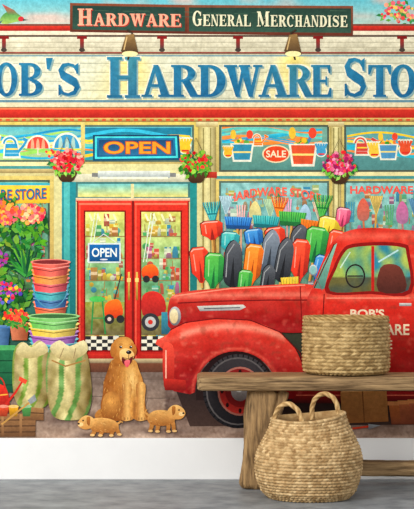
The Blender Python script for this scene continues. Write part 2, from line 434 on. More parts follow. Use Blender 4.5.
t=Art('banner',M,'yellow window banner with red edged blue words')
BF=lambda x,y:(x,y+2*math.cos(x*.03))
t.poly([(-60,182),(50,183),(50,203),(-60,205)],(244,216,90),(226,188,70)).poly([(-60,182),(50,183),(50,185.5),(-60,185)],(80,175,190)).text('HARDWARE STORE',-45,188,92,11,(200,60,50),.03,BF).text('HARDWARE STORE',-45.7,187.4,92,11,(40,110,150),.02,BF)
rw=Art('display_window',M,'shop window with pastel painted tools and arched words')
rw.rect(216,180,332,292,(225,205,130),(190,160,100)).rect(219,181,329,290,(90,110,100))
interior(rw,221,327,183,288,(150,200,200),(115,170,170),(90,130,110),130,.5)
rw.text('HARDWARE STORE',229,187,92,9,(235,110,95),.03,lambda x,y:(x,y+((x-275)/45)**2*7))
rw2=Art('display_window',M,'shop window with pastel painted garden tools')
rw2.rect(341,180,470,292,(225,205,130),(190,160,100)).rect(344,181,470,290,(90,110,100))
interior(rw2,346,468,183,288,(150,200,200),(115,170,160),(100,140,110),130,.45)
rw2.text('HARDWARE STORE',350,186,100,8,(235,100,90),.03)
for i,(x,c) in enumerate([(226,(190,225,240)),(241,(245,195,195)),(255,(245,230,160)),(270,(195,230,180)),(287,(240,180,210)),(305,(185,215,240)),(319,(250,215,180)),(350,(80,150,175)),(363,(230,110,90)),(376,(245,200,90)),(389,(100,170,125)),(402,(215,120,170)),(415,(80,140,185))]):
    kind='rake' if i%3==0 else ('garden_fork' if i%3==1 else 'garden_spade')
    a=Art(kind,M,'pale garden tool displayed in window','window tools')
    y=196+(i*7)%9; x2=x+(i%3-1)*2; hc_=mix(c,(170,130,80),.45)
    if kind=='garden_fork':
        a.line([(x,y+20),(x2,y+50)],1.8,hc_)
        for j in (-4,-1.4,1.4,4): a.line([(x+j*.6,y+22),(x+j,y+2)],1.4,c)
        a.line([(x-4,y+21),(x+4,y+21)],2.2,c)
    elif kind=='rake':
        a.line([(x,y+16),(x2,y+50)],1.8,hc_).poly([(x-7,y),(x+7,y),(x+1,y+18),(x-1,y+18)],mix(c,(255,255,255),.2))
        for j in range(-6,7,2): a.line([(x,y+18),(x+j,y)],.8,mix(c,(90,110,120),.4))
    else: a.line([(x,y+20),(x2,y+50)],1.8,hc_).poly(smooth([(x-5.5,y+20),(x-5.5,y+8),(x,y),(x+5.5,y+8),(x+5.5,y+20),(x,y+23)],3),c,mix(c,(90,120,130),.35))

# ---- door surround
ds=Art('door_surround',M,'cream and teal painted door surround')
ds.rect(54,164,202,362,(228,222,170),(190,180,130)).rect(62,172,76,350,(50,145,155),(35,100,100)).rect(64,174,70,348,(100,190,190),(50,140,130))
ds.rect(190,172,197,350,(50,145,145),(35,100,100)).rect(62,174,200,182,(240,236,214),(190,188,165)).rect(76,182,190,200,(70,120,120))
ds.fill([(78,184),(188,184),(188,197),(78,197)],lambda x,y:tuple(v+noise.noise(Vector((x*.12,y*.3,3)))*35 for v in mix((130,200,200),(232,222,140),(y-184)/13)),2.5)
ds.rect(76,198,190,202,(245,235,200),(200,60,50)); ds.rect(131,184,134,198,(230,220,170))
lt=Art('canopy_light',M,'pale grey fluorescent fixture over door')
lt.rect(98,171,170,178,(240,245,240),(160,170,175)).rect(92,173,98,177,(130,130,130)).rect(170,173,176,177,(130,130,130)).rect(100,177,168,179,(255,255,230))
# ---- doors
def door(x0,x1,flip):
    d=Art('shop_door',M,'red framed glass shop door')
    d.rect(x0,201,x1,362,(218,62,50),(178,42,38)).rect(x0,201,x0+1.2,362,(120,28,28)).rect(x1-1.2,201,x1,362,(130,32,30))
    d.rect(x0+2,203,x1-2,205,(244,130,106)).rect(x0+2.5,205,x0+3.5,360,(238,112,92))
    gx0,gx1=x0+8.5,x1-8.5
    gl=Art('glass_pane',d,'glass pane showing shop goods')
    gl.rect(gx0-1.5,210.5,gx1+1.5,351.5,(120,24,24))
    interior(gl,gx0,gx1,212,350,(236,232,140),(120,175,135),(205,180,95),120 if flip else 100,.3,(236,258,280))
    for i in range(4): gl.line([(gx0+4+i*8,214),(gx0+7+i*8,221)],2,(254,250,205))
    gl.fill([(gx0,302),(gx1,302),(gx1,335),(gx0,335)],lambda x,y:tuple(v+noise.noise(Vector((x*.2,y*.2,8)))*40 for v in mix((160,168,85),(110,100,70),(y-302)/33)),3)
    n=7;cw=(gx1-gx0)/n
    for r in range(4):
        for c in range(n):
            gl.rect(gx0+c*cw,336+r*3.5,gx0+(c+1)*cw,339.5+r*3.5,(240,235,220) if (r+c)%2 else (45,45,48))
    if not flip:
        gl.line([(gx0+8,300),(gx0+6,334)],1.6,(60,140,80)).line([(gx0+17,300),(gx0+20,334)],1.6,(60,140,80)).ell(gx0+12,299,8,3,(90,190,100)).line([(gx0+7,318),(gx0+19,318)],1.2,(60,140,80))
        gl.line([(gx1-10,300),(gx1-3,274)],1.3,(70,60,60)).poly(smooth([(gx1-19,304),(gx1-7,299),(gx1-2,307),(gx1-3,316),(gx1-18,318)],3),(248,130,55),(205,66,40)).ell(gx1-15,319,5,5,(45,45,48)).ell(gx1-15,319,2,2,(220,200,190)).ell(gx1-4,319,4,4,(45,45,48))
    else:
        gl.poly(smooth([(gx0+1,268),(gx0+11,264),(gx0+17,270),(gx0+15,277),(gx0+2,278)],3),(248,130,55),(205,66,40)).ell(gx0+5,279,3.5,3.5,(45,45,48)).ell(gx0+14,279,3.5,3.5,(45,45,48))
        gl.poly(smooth([(gx0+1,296),(gx0+12,291),(gx0+22,297),(gx0+24,312),(gx0+10,318),(gx0+1,314)],3),(215,62,55),(150,40,42)).ell(gx0+9,322,9,9,(55,55,60)).ell(gx0+9,322,5.5,5.5,(200,200,200)).ell(gx0+9,322,2.4,2.4,(200,60,50)).rect(gx0+20,312,gx0+29,334,(70,150,170),(50,90,110))
    for q in (.25,.33): gl.line([(gx0+(gx1-gx0)*q,213),(gx0+(gx1-gx0)*(q-.2),262)],.8,(235,245,230))
    h=Art('handle',d,'brass door handle'); hx=x1-4 if not flip else x0+4
    h.rect(hx-1,272,hx+1,300,(240,200,110),(150,110,50)).rect(hx-1.8,278,hx+1.8,282,(250,220,140))
    d2=Art('kick_plate',d,'red lower door panel'); d2.rect(gx0,353.5,gx1,360.5,(196,56,46),(150,34,34))
door(77,133,False); door(133,189,True)
os_=Art('open_sign',M,'small blue hanging sign reading OPEN')
os_.line([(104,234),(92,243)],.7,(230,230,230)).line([(104,234),(117,243)],.7,(230,230,230))
os_.rect(88,243,121,263,(225,235,235)).rect(89.5,244.5,119.5,261.5,(35,105,170),(25,78,125)).text('OPEN',92,248,25,9,(245,250,250),.02).ell(104,259.5,4,.8,(230,230,240))

# ---- ground
gr=Art('pavement',M,'grey brown stone pavement')
SH=[(124,420,30,5,.55),(100,435,24,3,.5),(162,431,22,3,.5),(70,420,26,6,.55),(30,409,24,6,.5),(52,362,40,18,.4)]  # contact shadows painted into the pavement under animals, sacks and tubs
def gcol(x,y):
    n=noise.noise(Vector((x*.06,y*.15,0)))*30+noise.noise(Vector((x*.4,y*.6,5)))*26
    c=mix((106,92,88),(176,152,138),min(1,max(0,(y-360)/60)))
    if x>165: c=mix(c,(70,52,50),min(1,max(0,1-abs(y-405)/45))*.65)  # pavement darkened under the truck as painted shade
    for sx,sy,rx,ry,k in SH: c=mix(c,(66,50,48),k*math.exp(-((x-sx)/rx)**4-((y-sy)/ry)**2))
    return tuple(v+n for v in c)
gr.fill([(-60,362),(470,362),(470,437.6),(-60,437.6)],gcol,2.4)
for y in (378,397): gr.line([(x,y+math.sin(x*.05)) for x in range(-60,471,10)],.8,(104,90,84))
for i in range(26): x=-50+i*20+random.uniform(-5,5); gr.line([(x,397),(x-6,420)],.6,(116,98,90))
dm=Art('door_mat',M,'brown mat at shop entrance'); dm.poly([(84,362),(186,362),(190,372),(80,372)],(120,76,58),(96,62,50))
dt=Art('doorstep',M,'pale stone doorstep'); dt.rect(77,358.5,189,363,(214,196,158),(130,110,90))

# ---- tools above truck
def tool(kind,x,y,w,h,ang,col,hl,label,lenh=60):
    a=Art(kind,M,label,'long handled tools behind truck')
    c,s=math.cos(math.radians(ang)),math.sin(math.radians(ang))
    T=lambda u,v:(x+u*c-v*s,y+u*s+v*c)
    if lenh: a.line([T(0,h*.3),T(0,lenh)],2.8,(214,168,100)).line([T(.9,h*.3),T(.9,lenh)],.9,(140,95,50))
    if kind=='shovel':
        P=[(-w*.5,-h*.1),(-w*.42,-h*.38),(0,-h*.56),(w*.42,-h*.38),(w*.5,-h*.1),(w*.48,h*.3),(w*.2,h*.45),(-w*.2,h*.45),(-w*.48,h*.3)]
        a.poly([T(p[0]-.8,p[1]-.6) for p in smooth(P,3)],mix(col,(15,15,20),.55))
        a.poly([T(*p) for p in smooth(P,3)],hl,col).poly([T(*p) for p in [(-w*.15,h*.45),(0,-h*.2),(w*.15,h*.45)]],mix(col,(20,20,20),.35))
        a.line([T(-w*.38,h*.25),T(-w*.36,-h*.25),T(0,-h*.48)],1,mix(hl,(255,255,255),.4))
    elif kind=='scoop':
        P=[(-w*.5,-h*.36),(-w*.3,-h*.49),(w*.3,-h*.49),(w*.5,-h*.36),(w*.47,h*.25),(w*.2,h*.42),(w*.09,h*.56),(-w*.09,h*.56),(-w*.2,h*.42),(-w*.47,h*.25)]
        a.poly([T(p[0]-.9,p[1]-.7) for p in P],mix(col,(15,15,25),.6))
        a.poly([T(*p) for p in P],hl,col)
        a.poly([T(*p) for p in [(w*.2,-h*.48),(w*.5,-h*.36),(w*.47,h*.25),(w*.24,h*.38)]],mix(hl,col,.6),mix(col,(20,20,30),.35))
        a.poly([T(*p) for p in [(-w*.1,h*.54),(0,-h*.15),(w*.1,h*.54)]],mix(col,(20,20,30),.35))
        a.line([T(-w*.42,-h*.38),T(-w*.28,-h*.44),T(w*.28,-h*.44)],1.2,mix(hl,(255,255,255),.55))
        a.line([T(-w*.3,-h*.3),T(-w*.27,h*.2)],1.0,mix(hl,(255,255,255),.4))
    elif kind=='broom':
        P=[(-w*.5,-h*.5),(w*.5,-h*.5),(w*.42,h*.35),(-w*.42,h*.35)]
        a.poly([T(*p) for p in P],hl,col)
        for i in range(12):
            q=-.46+i*.085; a.line([T(w*q,-h*.5),T(w*q*.85,h*.2)],.7,mix(col,(30,30,30),.3 if i%2 else 0))
        a.poly([T(*p) for p in [(-w*.44,h*.2),(w*.44,h*.2),(w*.4,h*.5),(-w*.4,h*.5)]],mix(col,(40,40,40),.35))
    elif kind=='rake':
        for i in range(9): 
            q=-.5+i*.125; a.line([T(0,h*.5),T(w*q,-h*.4),T(w*q,-h*.5)],1.1,hl if i%2 else col)
        a.line([T(-w*.3,0),T(w*.3,0)],1.4,mix(col,(30,30,30),.3))
R_=(215,55,42);RL=(250,105,76);GR=(45,145,75);GL=(115,205,100);BL=(35,98,180);BB=(95,170,230);OR=(235,108,40);OL=(255,170,80);K=(38,40,46);KL=(100,104,112);YL=(235,195,50);YY=(255,238,120);TE=(35,145,158);TL=(110,210,205);PK=(220,75,118);PL=(250,150,178)
L=[('rake',212,214,16,24,-4,TE,TL,'teal leaf rake'),('rake',322,208,18,26,4,GR,GL,'green leaf rake'),('rake',279,208,16,22,4,OR,OL,'orange leaf rake'),
('scoop',212,230,22,18,-4,R_,RL,'red scoop shovel'),('broom',238,223,28,12,2,BL,BB,'blue push broom'),('broom',266,222,28,12,4,TE,TL,'teal push broom'),
('broom',292,219,28,14,4,GR,GL,'green push broom'),('scoop',254,238,18,18,-6,BL,BB,'blue scoop shovel'),
('scoop',230,242,18,20,6,TE,TL,'teal scoop shovel'),('scoop',276,240,20,26,-8,R_,RL,'red scoop shovel'),('broom',309,226,18,12,8,OR,OL,'orange push broom'),
('scoop',329,228,22,22,12,YL,YY,'yellow scoop shovel'),('scoop',343,217,14,18,10,PK,PL,'pink scoop shovel'),
('shovel',300,248,20,42,3,K,KL,'black steel shovel'),
('scoop',335,246,16,32,12,R_,RL,'red plastic scoop'),('scoop',316,244,22,34,10,GR,GL,'green plastic scoop'),
('shovel',270,254,17,44,8,(70,80,95),(150,160,175),'grey steel shovel'),
('scoop',300,260,18,42,6,R_,RL,'red plastic scoop'),('shovel',284,262,16,44,10,K,KL,'black steel shovel'),
('scoop',200,264,18,34,-6,R_,RL,'red plastic scoop'),('scoop',253,264,18,40,8,OR,OL,'orange plastic scoop'),
('scoop',214,270,19,34,4,GR,GL,'green plastic scoop'),('shovel',233,266,17,46,3,K,KL,'black steel shovel'),('scoop',245,282,14,24,8,GR,GL,'green plastic scoop'),('shovel',268,280,13,28,8,K,KL,'black steel shovel'),('broom',290,285,18,16,-4,YL,YY,'yellow broom'),('scoop',320,268,14,26,16,BL,BB,'blue plastic scoop')]
for t in L: tool(t[0],t[1],t[2],t[3],t[4],t[5],t[6],t[7],t[8],38 if t[2]<262 else 24)

# ---- truck
tr=Art('truck',M,'vintage red pickup truck with rounded fenders')
tr.poly([(172,380),(460,380),(460,424),(190,426)],(40,30,32),(70,54,50))  # dark shape is the truck's shadow, drawn into the print
def worn(c,x,y):
    n=noise.noise(Vector((x*.05,y*.12,2)))*18
    k=noise.noise(Vector((x*.16,y*.22,12)))
    if k>.28: c=mix(c,(150,70,55),min(.45,(k-.28)*2))
    if k<-.34: c=mix(c,(240,150,130),min(.35,(-.34-k)*2))
    return tuple(v+n for v in c)
hood=Art('hood',tr,'red rounded hood')
hp=smooth([(169,302),(174,295),(190,291),(225,288),(270,285),(306,284),(316,292),(316,330),(240,330),(176,330),(168,318)],5)
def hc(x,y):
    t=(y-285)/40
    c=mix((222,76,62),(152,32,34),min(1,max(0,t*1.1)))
    c=mix(c,(250,165,145),.6*math.exp(-((y-(295+ (250-x)*.015))/2.6)**2))  # pale highlight painted along the hood top
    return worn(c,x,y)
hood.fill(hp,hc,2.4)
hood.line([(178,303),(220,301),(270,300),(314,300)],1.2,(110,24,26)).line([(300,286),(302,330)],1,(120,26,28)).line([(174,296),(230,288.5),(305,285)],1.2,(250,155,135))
tm=Art('hood_trim',tr,'chrome hood trim'); tm.poly([(197,306),(243,304.5),(246,307),(240,310),(200,311)],(235,235,228),(150,150,155)).line([(204,308.5),(240,307.5)],1,(80,80,90))
cab=Art('cab',tr,'red rounded cab with lettered door')
cp=smooth([(303,398),(303,350),(306,305),(312,288),(322,262),(332,242),(345,232),(365,228),(395,229),(420,232),(446,240),(462,262),(466,320),(466,398),(400,399)],4)
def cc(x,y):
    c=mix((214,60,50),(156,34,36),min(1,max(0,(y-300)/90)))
    c=mix(c,(250,140,120),.55*math.exp(-((y-(297))/3)**2))  # painted highlight bands on the door line and roof
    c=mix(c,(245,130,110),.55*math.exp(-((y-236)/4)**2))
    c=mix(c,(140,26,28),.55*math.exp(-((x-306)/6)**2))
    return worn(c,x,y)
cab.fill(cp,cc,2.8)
ws=Art('windshield',tr,'pale green windshield glass'); ws.poly([(313,288),(323,264),(333,246),(337,243),(331,262),(324,289)],(160,210,190),(90,140,130)).line([(314,288),(334,244)],1.2,(90,30,30))
win=Art('side_window',tr,'cab side window with blue green reflections')
win.poly(smooth([(326,293),(333,268),(342,250),(352,244),(380,242),(404,244),(409,252),(411,293),(370,294)],4),(140,28,28))
wp=smooth([(330,291),(336,269),(344,253),(353,247.5),(380,245.5),(402,247.5),(406,254),(408,290),(370,291)],4)
def wc(x,y):
    n=noise.noise(Vector((x*.09,y*.07,9)))
    c=mix((60,140,165),(190,205,110),min(1,max(0,.5+n*1.5)))
    if x<372: c=mix(c,(160,185,95),.45)
    if y>276: c=mix(c,(70,48,42),.6)
    return c
win.fill(wp,wc,2.4)
win.rect(371,246,374,291,(190,46,42)).ring(355,276,10,12,8.4,10.4,(40,36,36)).line([(347,276),(363,276)],1.4,(50,44,44)).poly(smooth([(378,291),(380,268),(392,264),(402,270),(405,291)],3),(120,64,54),(80,44,40)).line([(378,262),(398,250)],1.6,(200,235,240)).line([(340,268),(350,252)],1.3,(210,235,220))
dr=Art('door',tr,'cab door with cream lettering and seams')
dr.line([(324,294),(322,330),(322,390),(416,391),(418,330),(414,292)],1.1,(110,24,24)).rect(399,303,411,306,(235,235,235),(130,130,135)).text('BOB\'S',350,309,34,8.5,(250,232,205),.03).text('HARDWARE',333,324,76,11,(250,232,205),.02).text('STORE',350,340,42,9,(250,232,205),.02)
dr.line([(326,298),(410,298)],1.1,(250,155,135))
fe=Art('fender',tr,'rounded red front fender')
fp=smooth([(165,350),(168,334),(180,325),(205,320),(235,319),(262,324),(284,336),(298,354),(304,376),(306,396)],4)[:-8]
fp=fp+[(306,398),(278,399)]
fp+=[(236+41*math.cos(math.radians(a)),392+41*math.sin(math.radians(a))) for a in range(0,-181,-9)]
fp+=[(190,394),(174,391),(166,384)]
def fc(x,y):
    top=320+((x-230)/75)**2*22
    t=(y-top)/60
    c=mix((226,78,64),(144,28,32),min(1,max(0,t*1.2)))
    c=mix(c,(252,180,160),.7*math.exp(-((y-top-6)/3.6)**2)*(1 if 180<x<285 else .3))  # pinkish highlight painted along the fender crown
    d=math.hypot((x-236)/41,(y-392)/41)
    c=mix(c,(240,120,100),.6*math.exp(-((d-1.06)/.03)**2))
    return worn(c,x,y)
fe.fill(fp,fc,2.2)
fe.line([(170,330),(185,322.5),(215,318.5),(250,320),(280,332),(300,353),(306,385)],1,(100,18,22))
hl=Art('headlight',tr,'chrome rimmed headlight'); hl.ell(175,316,6,9.5,(200,200,205),(110,110,115)).ell(174,316,4.2,7.4,(250,240,205),(220,195,150))
bm=Art('bumper',tr,'red front bumper'); bm.poly(smooth([(163,346),(170,343),(174,350),(174,378),(170,388),(164,386)],3),(235,92,76),(150,30,30)).line([(166,350),(166,380)],1.4,(255,190,170)).poly([(164,378),(186,380),(186,390),(165,390)],(200,58,50),(120,28,28))
wh=Art('wheel',tr,'black tyre')
wh.poly([(236+40*math.cos(math.radians(a)),392+40.5*math.sin(math.radians(a))) for a in range(180,361,9)]+[(276,400),(196,400)],(34,18,20),(40,28,28))
wh.ell(238,391,35,37,(60,56,60),(30,28,32),n=40).ring(238,391,32,34,30.5,32.5,(96,92,94))
for i in range(40):
    a=i*math.pi/20; wh.line([(238+32*math.cos(a),391+34*math.sin(a)),(238+35*math.cos(a),391+37*math.sin(a))],1.2,(18,18,20))
rim=Art('hub',tr,'red wheel hub with chrome cap'); rim.ell(240,391,22,24,(120,30,32),(190,60,54),n=30).ring(240,391,22.5,24.5,20.6,22.6,(170,110,100)).ell(240,391,15,16,(90,22,26),(140,38,38)).ell(240,391,9,10,(225,220,215),(120,110,112)).ell(239,388.5,3.5,3.5,(250,250,248))
for i in range(8):
    a=i*math.pi/4; rim.ell(240+18*math.cos(a),391+19.5*math.sin(a),1.6,2.4,(40,16,18),n=8)
rbd=Art('running_board',tr,'dark red running board'); rbd.poly([(296,394),(466,394),(466,404),(290,403)],(150,38,36),(64,28,30)).line([(296,395),(466,395)],1.2,(230,120,100))
mi=Art('mirror',tr,'round chrome side mirror'); mi.line([(322,290),(314,274)],1.2,(120,120,120)).ell(313,270,4.2,5.5,(230,235,235),(130,140,150)).ell(313,270,3,4.3,(150,200,200))

# ---- hanging baskets
def hang(cx,cy,cols,label):
    a=Art('hanging_flower_basket',M,label,'hanging flower baskets')
    a.line([(cx-12,cy),(cx,cy-26),(cx+12,cy)],.8,(90,80,60))
    b=Art('pot',a,'dark woven hanging pot'); b.poly(smooth([(cx-11,cy+2),(cx+11,cy+2),(cx+7,cy+17),(cx,cy+19),(cx-7,cy+17)],3),(110,80,50),(60,40,28))
    l2=Art('foliage',a,'green leaves'); l2.leaves(cx,cy+2,15,9,80,[(60,130,50),(110,180,70),(40,95,45),(150,200,90)],5.5,True)
    f=Art('blossoms',a,'flower heads'); f.blobs(cx,cy-2,16,11,100,cols,2.1,25)
hang(67,163,[(215,50,65),(235,90,95),(190,30,55),(245,170,160),(225,60,70)],'hanging basket overflowing with red flowers')
hang(196,164,[(90,160,60),(140,190,70),(220,60,60),(200,40,50),(110,170,60),(60,130,50)],'hanging basket with green foliage and red flowers')
hang(339,165,[(195,50,110),(225,90,140),(165,40,100),(245,160,190),(235,70,80)],'hanging basket overflowing with pink flowers')

# ---- left plants
def pot(x,y,w,h,c,label,name='flower_pot'):
    a=Art(name,M,label)
    a.poly([(x-w*.5,y-h),(x+w*.5,y-h),(x+w*.38,y),(x-w*.38,y)],mix(c,(255,255,255),.25),mix(c,(20,20,20),.35),'h').rect(x-w*.55,y-h,x+w*.55,y-h+3,mix(c,(255,255,255),.3),c)
    return a
fb=Art('flower_bush',M,'tall bush of orange and pink flowers')
fb.leaves(4,240,20,50,170,[(45,110,45),(85,150,55),(35,82,45),(130,170,70)],9)
fb.blobs(6,213,13,11,90,[(250,130,60),(245,90,80),(255,180,90),(240,110,120)],2.4).blobs(-4,258,12,10,40,[(200,60,120),(160,70,160)],2.0)
fb2=Art('flower_bush',M,'bush of pink and orange flowers')
fb2.leaves(32,232,13,22,80,[(55,130,55),(95,160,55),(35,90,45)],8).blobs(32,214,13,10,80,[(245,140,130),(250,160,80),(235,80,100),(250,200,150)],2.2)
dp=Art('dracaena_plant',M,'spiky dark green potted plant')
for i in range(60):
    a=random.uniform(-2.9,-.25);r=random.uniform(16,36);x,y=26,276
    mx,my=x+math.cos(a)*r*.6,y+math.sin(a)*r*.9;ex,ey=x+math.cos(a)*r*.8,y+math.sin(a)*r*1.1+ r*.12
    dp.line([(x,y),(mx,my),(ex,ey)],3,jit(random.choice([(30,90,50),(60,140,60),(20,70,55),(110,170,70)]),12),None,.5)
fb3=Art('flower_bush',M,'low purple and red flowers')
fb3.leaves(8,300,20,26,130,[(35,90,45),(85,140,55)],8)
fb3.blobs(6,292,15,11,60,[(150,60,160),(220,60,100),(90,90,190),(250,190,70)],2.0).blobs(16,316,13,8,36,[(230,70,60),(250,180,60)],1.9)
pot(2,345,18,20,(60,110,170),'blue glazed flower pot'); pot(20,340,20,18,(200,95,55),'terracotta flower pot')
fb4=Art('flower_bush',M,'small red flowers in pot'); fb4.leaves(20,320,11,7,40,[(50,120,50),(90,150,60)],6).blobs(20,316,10,5,30,[(230,60,60),(250,120,80)],1.9)
def tub(cx,y,w,h,c,label):
    a=Art('plastic_tub',M,label,'stacked plastic tubs')
    d=mix(c,(20,20,40),.5)
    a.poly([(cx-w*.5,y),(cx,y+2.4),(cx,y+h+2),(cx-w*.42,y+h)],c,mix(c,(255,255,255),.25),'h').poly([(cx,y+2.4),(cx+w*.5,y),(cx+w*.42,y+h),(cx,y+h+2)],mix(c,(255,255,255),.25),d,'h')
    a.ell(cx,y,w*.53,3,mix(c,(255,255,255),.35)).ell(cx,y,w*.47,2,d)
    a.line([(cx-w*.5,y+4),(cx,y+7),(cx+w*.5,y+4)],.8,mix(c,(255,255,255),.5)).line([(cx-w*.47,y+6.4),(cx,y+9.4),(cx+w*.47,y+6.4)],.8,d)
for i,(c,n) in enumerate([((225,75,60),'red'),((240,140,60),'orange'),((220,70,80),'red'),((50,160,170),'teal'),((40,95,155),'blue'),((230,100,60),'orange red')][::-1]):
    k=5-i; tub(51,262+k*8,38-k*.8,13,c,'stacked %s plastic tub'%n)
bh=Art('bucket_handle',M,'wire bucket handle'); bh.ring(51,284,18,24,17,23,(90,150,180),0,180)
for i,(c,n) in enumerate([((110,190,90),'green'),((240,205,80),'yellow'),((160,90,180),'purple'),((60,170,190),'teal'),((150,205,90),'lime green')][::-1]):
    k=4-i; tub(54,316+k*7.5,50-k*.8,12,c,'stacked %s plastic tub'%n)
ch=Art('planter_box',M,'dark green wooden planter box'); ch.rect(-20,345,14,392,(50,120,80),(30,80,60)).rect(-20,345,16,350,(90,170,110))
for y in (360,372,384): ch.rect(-20,y,14,y+1,(25,60,45))
def sack(P,c1,stripe,label):
    a=Art('sack',M,label,'striped seed sacks')
    P2=smooth(P,4);xs=[p[0] for p in P];x0,x1=min(xs),max(xs);ys=[p[1] for p in P];y0,y1=min(ys),max(ys)
    def f(x,y):
        u=(x-x0)/(x1-x0);v=(y-y0)/(y1-y0)
        c=mix((238,226,172),(122,104,66),min(1,abs(u-.4)*1.5))
        q=(u+v*.35+.06*math.sin(v*7))%.36
        if .08<q<.2 : c=mix(stripe,c,.2+.4*abs(u-.4))
        n=noise.noise(Vector((x*.14,y*.09,2)))*50
        return tuple(k+n-v*22 for k in c)
    a.fill(P2,f,1.5)
    return a
sack([(14,352),(22,342),(30,346),(40,340),(48,350),(50,370),(52,392),(46,406),(30,409),(18,404),(13,385)],0,(120,160,70),'cream cloth sack with green stripes').poly(smooth([(16,352),(24,342),(32,347),(42,341),(49,350),(40,356),(26,358)],3),(246,234,190),(180,164,116))
s2=sack([(50,348),(58,343),(70,348),(82,344),(88,356),(91,376),(92,398),(86,416),(70,420),(54,416),(48,398),(46,372)],0,(90,150,80),'large cream sack with green stripes')
s2.line([(52,360),(66,366),(86,360)],1.6,(170,130,80)).poly(smooth([(50,348),(60,340),(70,346),(84,340),(88,350),(78,358),(62,360)],3),(248,238,196),(180,162,114)).line([(60,358),(64,348)],.8,(150,128,96)).line([(74,358),(76,348)],.8,(150,128,96))
wcn=Art('watering_can',M,'red metal watering can')
wcn.poly(smooth([(-12,388),(6,386),(9,412),(-10,414)],3),(220,64,52),(140,32,32)).line([(6,404),(16,392),(24,379)],2.6,(200,54,48),None,1.8).poly([(20,376),(28,380),(26,384),(19,380)],(230,90,66)).ring(-2,388,8,12,6.6,10.6,(190,50,45),180,360).line([(-11,396),(8,394)],1.2,(250,190,90))
cr=Art('wooden_crate',M,'weathered wooden crate with garden goods'); cr.poly([(-30,414),(30,413),(36,420),(36,436),(-30,437)],(160,120,84),(106,76,56))
for y in (420,426,432): cr.line([(-30,y),(36,y-.6)],1,(74,52,40))
for x in (2,20): cr.rect(x,414,x+2.4,436,(180,138,98),(120,86,62))
cr2=Art('wooden_crate',M,'small low wooden crate'); cr2.poly([(22,406),(44,408),(44,420),(24,420)],(176,134,92),(116,82,58)).line([(23,412),(44,413)],1,(80,56,42))
for x,c in ((4,(225,90,60)),(14,(240,180,60)),(27,(90,160,90))):
    q=Art('small_pot',M,'small colourful pot in crate'); q.poly([(x-5,406),(x+5,406),(x+3.6,416),(x-3.6,416)],c,mix(c,(30,20,20),.4)).ell(x,406,5.2,1.6,mix(c,(255,255,255),.4))
ht=Art('hand_tool',M,'wooden handled hand tool on crate'); ht.line([(2,424),(30,402)],1.8,(200,155,95)).poly([(28,400),(35,394),(37,400),(31,404)],(150,155,160))

# ---- dog
def furry(a,n,region,c1,c2,L=5,flow=None,w=.9):
    k=0;tries=0
    x0=min(p[0] for p in region);x1=max(p[0] for p in region);y0=min(p[1] for p in region);y1=max(p[1] for p in region)
    while k<n and tries<n*6:
        tries+=1
        x=random.uniform(x0,x1);y=random.uniform(y0,y1)
        th=(flow(x,y) if flow else 1.6)+random.uniform(-.2,.2)
        l=random.uniform(.5,1)*L
        ex,ey=x+math.cos(th)*l,y+math.sin(th)*l
        if not inside(x,y,region) or not inside(ex,ey,region): continue
        a.line([(x,y),(ex,ey)],w,jit(mix(c1,c2,random.random()),5),None,.3);k+=1
dog=Art('dog',M,'seated golden retriever looking up with open mouth')
tail=Art('tail',dog,'feathery golden tail'); tp=smooth([(108,408),(102,408),(97,411),(95,416),(99,420),(110,420)],4); tail.poly(tp,(200,140,76),(160,104,56)); furry(tail,14,tp,(215,158,92),(160,102,54),4,lambda x,y:2.6,.6)
bp=smooth([(112,360),(108,370),(104,382),(103,394),(101,404),(102,414),(108,419),(122,420),(132,418),(138,420),(150,419),(151,415),(146,409),(145,394),(143,380),(139,369),(135,360),(122,358)],4)
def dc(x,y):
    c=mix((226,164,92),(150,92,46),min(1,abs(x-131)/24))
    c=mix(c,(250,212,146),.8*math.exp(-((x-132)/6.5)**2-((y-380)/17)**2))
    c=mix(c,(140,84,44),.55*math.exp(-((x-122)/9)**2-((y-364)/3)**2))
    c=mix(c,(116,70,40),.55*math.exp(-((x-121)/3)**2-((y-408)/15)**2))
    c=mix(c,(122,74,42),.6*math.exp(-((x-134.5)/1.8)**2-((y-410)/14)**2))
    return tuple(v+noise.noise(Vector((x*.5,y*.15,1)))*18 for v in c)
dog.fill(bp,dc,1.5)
furry(dog,110,bp,(236,180,108),(186,124,66),3.5,lambda x,y:1.57+(128-x)*.012,.6)
hq=Art('haunch',dog,'rounded hind leg'); qp=smooth([(104,396),(112,391),(119,396),(121,408),(118,417),(122,420),(106,420),(102,412)],4); hq.fill(qp,lambda x,y:mix((230,170,98),(146,90,46),min(1,math.hypot(x-111,y-401)/17)),1.6); furry(hq,24,qp,(232,176,106),(168,110,58),3.5,lambda x,y:1.9,.6)
for x in (127,141):
    lp=smooth([(x-4.6,384),(x+4.6,384),(x+3.4,404),(x+3.8,414),(x+6,419),(x-4.6,420),(x-3.4,408)],3)
    lg=Art('front_leg',dog,'golden front leg'); lg.fill(lp,lambda X_,Y_,x=x:mix((244,196,126),(168,108,58),min(1,abs(X_-x-1)/6.2)),1.6); furry(lg,12,lp,(244,200,134),(196,138,78),3.5,None,.6)
    for q in (-2,1,4): lg.line([(x+q,417),(x+q,419.5)],.6,(120,74,44))
hd=Art('head',dog,'golden head with domed forehead')
hp2=smooth([(113,344),(116,339),(122,336.5),(129,337.5),(133.5,342),(135,349),(134,357),(129,363),(123,365),(116,361),(112,353)],4)
hd.fill(hp2,lambda x,y:mix((238,182,108),(176,114,58),min(1,math.hypot(x-126,y-344)/16)),1.5)
